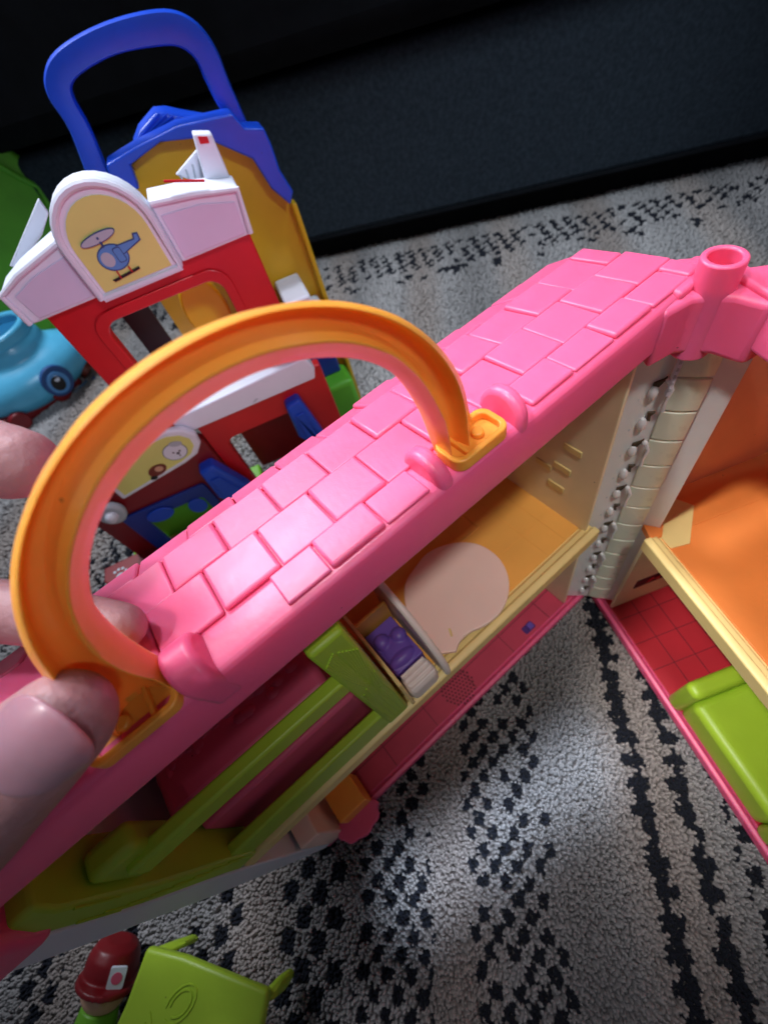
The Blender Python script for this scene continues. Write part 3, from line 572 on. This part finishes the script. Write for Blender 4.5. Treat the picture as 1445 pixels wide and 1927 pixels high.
m = MB(); m.box((.035, .045, .012), (.115, .11, .014), FS); build('back_panel', m, GREEN, rs)
m = MB(); m.box((-.006, .034, -.030), (.150, .045, .060), FS); build('base', m, GREENB, rs, bevel=.003, seg=3)
m = MB(); m.prism([(-.030, -.004), (-.030, -.020), (-.006, -.060), (.030, -.052), (.034, -.020), (.052, -.010), (.052, .0)], .0455, .0560, lambda a, b, h: FS(a, h, b)); rp = build('ramp', m, DKRED, rs, bevel=.0015)
def floor_print(nm, pts_list, m_): 
    m = MB()
    for pts in pts_list: m.prism(pts, .0560, .0563, lambda a, b, h: FS(a, h, b))
    build(nm, m, m_, rp)
floor_print('cross_print', [[(.005, -.034), (.009, -.034), (.009, -.050), (.005, -.050)], [(-.001, -.040), (.015, -.040), (.015, -.044), (-.001, -.044)]], GREY)
floor_print('paw_print', [circ(-.012, -.022, .0045, .0035, 12), circ(-.018, -.015, .0016, n=8), circ(-.014, -.0135, .0016, n=8), circ(-.0095, -.0140, .0016, n=8), circ(-.006, -.018, .0016, n=8)], GREY)
# blue seats that swing out
for (s0, z0, s1, h0) in ((.118, .063, .147, -.018), (.212, .085, .232, -.010)):
    m = MB(); m.prism([(s0, z0+.070), (s0-.002, z0+.032), (s0+.016, z0), (s1+.002, z0), (s1, z0+.030), (s0+.014, z0+.072)], h0, h0+.014, FS); o = build('swing_seat', m, BLUE, rs, bevel=.003, seg=3)
    m = MB(); m.prism([(s0+.004, z0+.058), (s0+.004, z0+.034), (s0+.017, z0+.010), (s1-.006, z0+.010), (s1-.006, z0+.028), (s0+.012, z0+.058)], h0-.0015, h0, FS); build('seat_pad', m, BLUE, o, bevel=.001)
m = MB(); m.prism(circ(.0310, .1260, .0120, .0125, 24), -.016, -.008, FS); wz = build('bell', m, GREY, rs, bevel=.003, seg=3)
m = MB(); m.ball(V(*FS(.0310, .1260, -.0165)), .006, 14); build('bell_dome', m, WHITE, wz)
# rear yellow shell, blue roof and handle
def arcY(h): return [(.150, .045), (.150, .29)]+[(.218+.068*math.cos(a), .270+.050*math.sin(a)) for a in np.linspace(math.pi*.88, .35, 14)]+[(.2845, .270), (.2845, .2590), (.2870, .2560), (.2870, .045)]
m = MB(); m.prism(arcY(0), .098, .101, FS); ys = build('rear_wall', m, YELL, rs, bevel=.0008)
m = MB(); m.box((.2845, .045, .088), (.2885, .258, .0985), FS); build('rear_flange', m, YELL, rs, bevel=.001)
m = MB(); m.box((.2470, .1745, .050), (.2700, .205, .0965), FS); m.box((.2700, .1745, .044), (.2800, .180, .0965), FS); build('balcony', m, WHITE, rs, bevel=.002)
m = MB(); m.box((.248, .10, .08), (.276, .14, .0965), FS); build('rear_panel', m, BLUED, rs, bevel=.002)
m = MB(); m.box((.248, .045, .06), (.283, .10, .0965), FS); build('rear_hedge', m, GREEN, rs, bevel=.006, seg=4)
bt = [S(p, .098) for p in [(200, 300), (252, 268), (330, 228), (400, 212), (432, 205), (455, 232), (490, 232), (505, 265), (520, 310), (545, 350), (540, 375), (505, 345), (470, 290), (425, 270), (380, 250), (300, 258), (245, 300), (262, 345), (215, 350)]]
m = MB(); m.prism(bt, .085, .106, FS); br = build('roof_band', m, BLUE, rs, bevel=.0012)
sc_ = [S(p, .12) for p in [(250, 272), (262, 240), (290, 207), (312, 205), (345, 212), (405, 222), (380, 240), (320, 262)]]
m = MB(); m.prism(sc_, .108, .135, FS); build('roof_ridge', m, BLUE, br, bevel=.002)
m = MB()
for k in range(5):
    a = S((262+k*7, 262-k*2), .106); b2 = S((300+k*13, 214+k*2), .106); m.tube([FS(a[0], a[1], .1075), FS(b2[0], b2[1], .1075)], .0007, 6)
build('roof_rib', m, BLUE, br)
ho = [S(p, .115) for p in [(165, 330), (130, 240), (92, 180), (84, 135), (105, 92), (170, 50), (250, 22), (320, 15), (370, 40), (405, 88), (430, 150), (468, 238)]]
hi = [S(p, .115) for p in [(205, 318), (170, 235), (143, 185), (138, 155), (165, 128), (220, 100), (290, 86), (335, 86), (365, 108), (385, 150), (405, 190), (432, 232)]]
A2, B2 = smooth_curve(ho, 5), smooth_curve(hi, 5); m = MB()
m.sweep(range(len(A2)), lambda i: [FS(*(A2[i]+(B2[i]-A2[i])*t), h) for t, h in ((.02, .116), (.0, .111), (.08, .1065), (.5, .1055), (.92, .1065), (1, .111), (.98, .116), (.9, .1205), (.1, .1205))]); bh = build('carry_handle', m, BLUE, rs, angle=60); bh['label'] = 'broad blue arched handle on top'
# white chimney post with red mark and white roof walls
c1 = [S(p, .012) for p in [(362, 250), (398, 250), (440, 350), (388, 345)]]
m = MB(); m.prism(c1, .010, .020, FS); ch = build('chimney', m, WHITE, rs, bevel=.001)
c2 = [S(p, .0095) for p in [(372, 256), (390, 256), (394, 268), (377, 270)]]
m = MB(); m.prism(c2, .0092, .0099, FS); build('chimney_mark', m, RED, ch)
c3 = [S(p, .022) for p in [(330, 328), (372, 278), (388, 335), (388, 348)]]
m = MB(); m.prism(c3, .021, .024, FS); build('roof_fin', m, WHITE, rs, bevel=.001)
m = MB()
for k in range(4): a = S((338+k*12, 328-k*10), .021); b2 = S((345+k*12, 340), .021); m.tube([FS(a[0], a[1], .0208), FS(b2[0], b2[1], .0208)], .0006, 6)
build('fin_rib', m, GREY, rs)
c4 = [S(p, .02) for p in [(18, 500), (72, 372), (92, 400), (80, 440), (40, 500)]]
m = MB(); m.prism(c4, .018, .022, FS); build('roof_fin', m, WHITE, rs, bevel=.001)
m = MB(); m.prism([S(p, -.009) for p in [(308, 338), (385, 337), (385, 341), (308, 342)]], -.0100, -.0085, FS); build('red_stripe', m, RED, wr)

# ================================================================== TOYS behind on the left
def facing(C):                                       # upright plane at floor point C turned to the camera
    d = CAM-C; d[2] = 0; d /= np.linalg.norm(d); e = V(-d[1], d[0], 0)
    F = lambda s, z, h: tuple(C+e*s+V(0, 0, z)-d*h)   # h goes away from the camera
    def px(p, h=0): q = onpl(p, C-d*h, d); return (float((q-C).dot(e)), float(q[2]))
    return F, px, d, e
Cg = onz((60, 790), ZC)*1.0; Cg[2] = 0; Cg = Cg+V(.02, -.14, 0)
FG, GP, dG, eG = facing(Cg)
tr = root('toy_tree', (Cg[0], Cg[1], ZC), 'tall green leafy toy canopy behind the station at the left edge', 'toy tree')
cv = smooth_curve([GP(p) for p in [(-160, 330), (-90, 262), (-20, 254), (30, 285), (62, 305), (98, 330), (135, 395), (160, 480), (165, 600), (150, 665), (60, 680), (-120, 650)]], 4)
m = MB(); m.prism([tuple(p) for p in cv], .0, .05, FG); cn = build('canopy', m, GREEN, tr, bevel=.008, seg=4)
m = MB(); m.tube([FG(*GP(p), -.003) for p in [(-20, 300), (30, 330), (70, 350), (100, 400), (110, 460)]], .004, 8); build('canopy_ridge', m, GREEN, cn)
m = MB(); m.tube([FG(-.06, ZC, .02), FG(-.06, GP((0, 640))[1], .02)], .02, 14); build('trunk', m, GREEN, tr)
# blue toy car with eyes
Cw = onz((90, 775), ZC); Cw[2] = 0; FW, WP, dW, eW = facing(Cw)
wc = root('toy_car', (Cw[0], Cw[1], ZC), 'round aqua blue toy car with big cartoon eyes beside the red station', 'toy car')
axW = np.array([eW, -dW, V(0, 0, 1)]).T; bc = WP((72, 760), .05); half = abs(WP((205, 712), .02)[0]-WP((72, 712), .02)[0])
bq = WP((72, 712), .022); BC = V(*FW(bq[0], bq[1], .050)); BR = V(half*1.22, .062, half*.56)
m = MB(); m.ball(BC, BR, 32, axes=axW); bz = WP((20, 655), .03); TC = V(*FW(bz[0], bz[1]-.004, .060))
m.tube([TC-V(0, 0, .03), TC, TC+V(0, 0, .012)], [half*.62, half*.66, half*.60], 30); wb = fuse('body', m, AQUA, wc, voxel=.0035, smooth=4)
def surf(px):                                        # where the pixel's ray meets the car's rounded nose
    r = ray(px); o = axW.T@(CAM-BC)/BR; q = axW.T@r/BR; A, B, C_ = q.dot(q), 2*o.dot(q), o.dot(o)-1; t = (-B-math.sqrt(max(0, B*B-4*A*C_)))/(2*A)
    P = CAM+r*t; n = axW@((axW.T@(P-BC))/BR**2); n /= np.linalg.norm(n); a = np.cross(V(0, 0, 1), n); a /= np.linalg.norm(a); return P, n, a, np.cross(n, a)
def disc(nm, px, rx, ry, h, m_, parent, rot=0):
    P, n, a, b_ = surf(px); m = MB(); m.prism(circ(0, 0, rx, ry, 24, rot), -.004, h, lambda x, y, z: tuple(P+a*x+b_*y+n*z)); return build(nm, m, m_, parent, bevel=.0008)
disc('eye', (108, 716), .0215, .0240, .0025, HBLUD, wb); disc('eye_iris', (108, 718), .0150, .0180, .0042, HBLUE, wb); disc('pupil', (107, 719), .0095, .0120, .0056, BLACK, wb); disc('eye_glint', (103, 711), .0040, .0046, .0066, WHITE, wb)
disc('nose', (160, 694), .013, .012, .006, BROWN, wb); disc('nostril', (178, 715), .0060, .0060, .003, HBLUD, wb); disc('cheek', (150, 735), .020, .006, .0015, AQUAD, wb, .2)
m = MB(); n_c = 36; m.ring([tuple(TC[:2]+half*.62*V(math.cos(t), math.sin(t))) for t in np.linspace(0, 2*math.pi, n_c+1)[:-1]], [tuple(TC[:2]+half*.50*V(math.cos(t), math.sin(t))) for t in np.linspace(0, 2*math.pi, n_c+1)[:-1]], TC[2]+.008, TC[2]+.026, lambda a, b, h: (a, b, h)); build('cockpit_rim', m, AQUA, wc, bevel=.004, seg=3)
m = MB(); m.prism(circ(TC[0], TC[1], half*.49, n=30), TC[2]+.004, TC[2]+.0135, lambda a, b, h: (a, b, h)); build('cockpit_seat', m, AQUAD, wc)
m = MB(); m.box((bc[0]-abs(half)*.75, ZC-.002, .01), (bc[0]+abs(half)*.9, ZC+.022, .09), FW); build('chassis', m, DKRED, wc, bevel=.004, seg=3)
for sx in (-.45, .45):
    m = MB(); q = bc[0]+half*sx; m.prism(circ(q, ZC+.012, .014, n=20), -.004, .008, FW); build('wheel', m, DKRED, wc, bevel=.002)

# ================================================================== TOYS at the bottom left
gb_ = root('lime_toy_table', tuple(onz((380, 1900), ZC)), 'lime green toy table with a leaf relief lying on the rug at the bottom', 'toy table')
top = [onz(p, .083)[:2] for p in [(275, 1782), (345, 1800), (505, 1865), (470, 2040), (180, 2010), (235, 1890)]]
m = MB(); m.prism([tuple(p) for p in top], .0760, .0830, lambda a, b, h: (a, b, h)); tt = build('table_top', m, LIME, gb_, bevel=.0025, seg=4)
ce = onz((340, 1890), .083); m = MB()
for r_, k in ((.010, 0), (.007, .3)): m.tube([(ce[0]+r_*math.cos(t), ce[1]+r_*.6*math.sin(t), .0831) for t in np.linspace(k, 5.6, 14)], .0006, 6)
for k in range(3): m.tube([(ce[0]+.016+k*.004, ce[1]-.008+k*.002, .0831), (ce[0]+.018+k*.004, ce[1]+.002, .0831), (ce[0]+.015+k*.004, ce[1]+.010, .0831)], .0006, 6)
build('leaf_relief', m, LIME, tt)
TP = [V(*p, 0) for p in top]
for (i, t_) in ((3, 0), (4, 0)):
    p = TP[i]+(sum(TP)/6-TP[i])*.08; out = (TP[i]-sum(TP)/6); out /= np.linalg.norm(out); e = V(-out[1], out[0], 0)
    m = MB(); vs = [tuple(p+e*a+out*b_+V(0, 0, z)) for z, k in ((.078, 0), (ZC-.002, .016)) for a, b_ in ((-.006, -.004+k), (.006, -.004+k), (.005, .004+k), (-.005, .004+k))]
    m.add(vs, [(0, 1, 2, 3), (7, 6, 5, 4), (0, 4, 5, 1), (1, 5, 6, 2), (2, 6, 7, 3), (3, 7, 4, 0)]); build('leg', m, LIME, gb_, bevel=.0015)
m = MB(); pc = [onz(p, .074)[:2] for p in [(285, 1788), (500, 1868), (470, 2035), (190, 2005)]]
m.prism([tuple(p) for p in pc], .064, .076, lambda a, b, h: (a, b, h)); build('apron', m, LIME, gb_, bevel=.002)
lg = onz((545, 1812), .06); m = MB(); a, b_ = onz((490, 1872), .068), onz((528, 1832), .056); a2, b2 = onz((508, 1892), .068), onz((536, 1852), .056)
m.add([tuple(a), tuple(a2), tuple(b2), tuple(b_), tuple(a-V(0, 0, .02)), tuple(a2-V(0, 0, .02)), tuple(b2-V(0, 0, .018)), tuple(b_-V(0, 0, .018))], [(0, 1, 2, 3), (7, 6, 5, 4), (0, 4, 5, 1), (1, 5, 6, 2), (2, 6, 7, 3), (3, 7, 4, 0)]); build('splayed_leg', m, LIME, gb_, bevel=.002)
a, b_ = onz((285, 1786), .078), onz((345, 1766), .066); a2, b2 = onz((305, 1800), .078), onz((352, 1782), .066); m = MB()
m.add([tuple(a), tuple(a2), tuple(b2), tuple(b_), tuple(a-V(0, 0, .02)), tuple(a2-V(0, 0, .02)), tuple(b2-V(0, 0, .016)), tuple(b_-V(0, 0, .016))], [(0, 1, 2, 3), (7, 6, 5, 4), (0, 4, 5, 1), (1, 5, 6, 2), (2, 6, 7, 3), (3, 7, 4, 0)]); build('splayed_leg', m, LIME, gb_, bevel=.002)
# little figure with red cap
fc = onz((200, 1856), .056); fg = root('toy_figure', (fc[0], fc[1], ZC), 'small toy figure in a dark red cap with a white badge beside the lime table', 'toy figure')
kc = onz((219, 1790), .060); fu = kc-fc; fu /= np.linalg.norm(fu); fcam = CAM-fc; fcam -= fcam.dot(fu)*fu; fcam /= np.linalg.norm(fcam); fs_ = np.cross(fu, fcam)
def FG_(a, b, h): return tuple(fc+fs_*a+fu*b+fcam*h)
AX = np.array([fs_, fcam, fu]).T
m = MB(); m.ball(fc, (.0135, .0130, .0130), 22, axes=AX); m.ball(V(*FG_(.0, .0, .0135)), .0025, 10); m.ball(V(*FG_(.0135, 0, 0)), .0035, 10); hd_ = fuse('head', m, FACE, fg, voxel=.0009)
for sx in (-.0045, .0045): m = MB(); m.ball(V(*FG_(sx, .0035, .0122)), .0012, 10); build('eye', m, BLACK, hd_)
m = MB(); m.tube([FG_(0, -.009, 0), FG_(0, -.024, 0)], [.0105, .0125], 18); build('body', m, GREENB, fg, bevel=.001)
m = MB(); m.tube([FG_(0, b_, -.001) for b_ in (.0045, .010, .016, .021, .0235)], [.0150, .0155, .0148, .0120, .007], 26); m.tube([FG_(0, .0040, .004), FG_(0, .0072, .004)], [.0180, .0170], 26); cp = fuse('cap', m, DKRED, fg, voxel=.0007, smooth=14)
m = MB(); m.prism(rrect(.0045, .0125, .0090, .0105, .0012), .0140, .0158, FG_); m.prism(circ(.0045, .0125, .0030, n=14), .0158, .0160, FG_, mi=1); build('cap_badge', m, [WHITE, ROSE], cp)

# ================================================================== HAND
hand = MB()
def limb(pts, rads, n=18):
    P = smooth_curve(pts, 5); rr = np.interp(np.linspace(0, len(pts)-1, len(P)), range(len(pts)), rads); hand.tube(P, list(rr), n); hand.ball(P[-1], rr[-1], 18); hand.ball(P[0], rr[0], 14)
thumb = [at((-760, 1760), .175), at((-420, 1830), .145), at((-170, 1660), .108), at((10, 1460), .0905), at((112, 1362), .0865)]
limb(thumb, [.019, .0165, .0132, .0118, .0098])
tipd = thumb[4]-thumb[3]; tipd /= np.linalg.norm(tipd); hand.ball(thumb[4]+tipd*.0022, .0091, 18)
idx = [at((-640, 1180), .185), at((-360, 930), .150), at((-120, 850), .118), at((10, 868), .1080), at((42, 872), .1070)]
limb(idx, [.0125, .0108, .0096, .0092, .0084])
mid = [at((-640, 1300), .190), at((-330, 1190), .150), at((-60, 1150), .122), at((110, 1165), .1150), at((228, 1180), .1120)]
limb(mid, [.0125, .0105, .0088, .0076, .0062])
ring_ = [at((-650, 1420), .200), at((-420, 1360), .165), at((-180, 1330), .138), at((-60, 1350), .131)]
limb(ring_, [.012, .0105, .0090, .0078])
pky = [at((-680, 1540), .210), at((-500, 1500), .180), at((-330, 1480), .155), at((-250, 1490), .150)]
limb(pky, [.0105, .009, .0076, .0066])
limb([at((-1150, 1560), .25), at((-900, 1480), .215), at((-640, 1300), .195)], [.027, .026, .018]); limb([at((-900, 1480), .215), at((-760, 1760), .175)], [.024, .020]); limb([at((-900, 1480), .215), at((-680, 1540), .208)], [.024, .016]); limb([at((-900, 1480), .215), at((-640, 1180), .188)], [.024, .015])
limb([at((-1150, 1560), .25), at((-1900, 1800), .34)], [.026, .032])
ps = fuse('person', hand, SKINM, None, voxel=.0011, smooth=10)
tag(ps, 'hand of a person pinching the orange handle between thumb and fingers', 'person')
# thumbnail: curved plate following the thumb's upper side
tocam = CAM-thumb[4]; tocam /= np.linalg.norm(tocam); side = np.cross(tipd, tocam); side /= np.linalg.norm(side); up_ = np.cross(side, tipd); up_ /= np.linalg.norm(up_)
m = MB(); NU, NV = 15, 15; vs = []; base = thumb[4]+tipd*.0032
up2 = up_*math.cos(.0)+side*math.sin(.0); side2 = np.cross(tipd, up2)
if side2.dot(side) < 0: side2 = -side2
for i in range(NU):
    for j in range(NV):
        a, b_ = i/(NU-1)*2-1, j/(NV-1)*2-1; k = math.sqrt(max(0, 1-.5*b_*b_)); a_ = a*k; k2 = math.sqrt(max(0, 1-.5*a*a)); bb = b_*k2
        ang = a_*1.08; l = bb*.0092; r = .01045+.0003*(1-a_*a_)-max(0, l)**2*30+min(0, l+.004)*-.12
        vs.append(base+tipd*l+(up2*math.cos(ang)+side2*math.sin(ang))*r)
fs = [(i*NV+j, i*NV+j+1, (i+1)*NV+j+1, (i+1)*NV+j) for i in range(NU-1) for j in range(NV-1)]
m.add(vs, fs); nl = build('thumbnail', m, NAIL, ps); so_ = nl.modifiers.new('t', 'SOLIDIFY'); so_.thickness = .0010; so_.offset = -1; sb = nl.modifiers.new('s', 'SUBSURF'); sb.levels = 1; sb.render_levels = 1
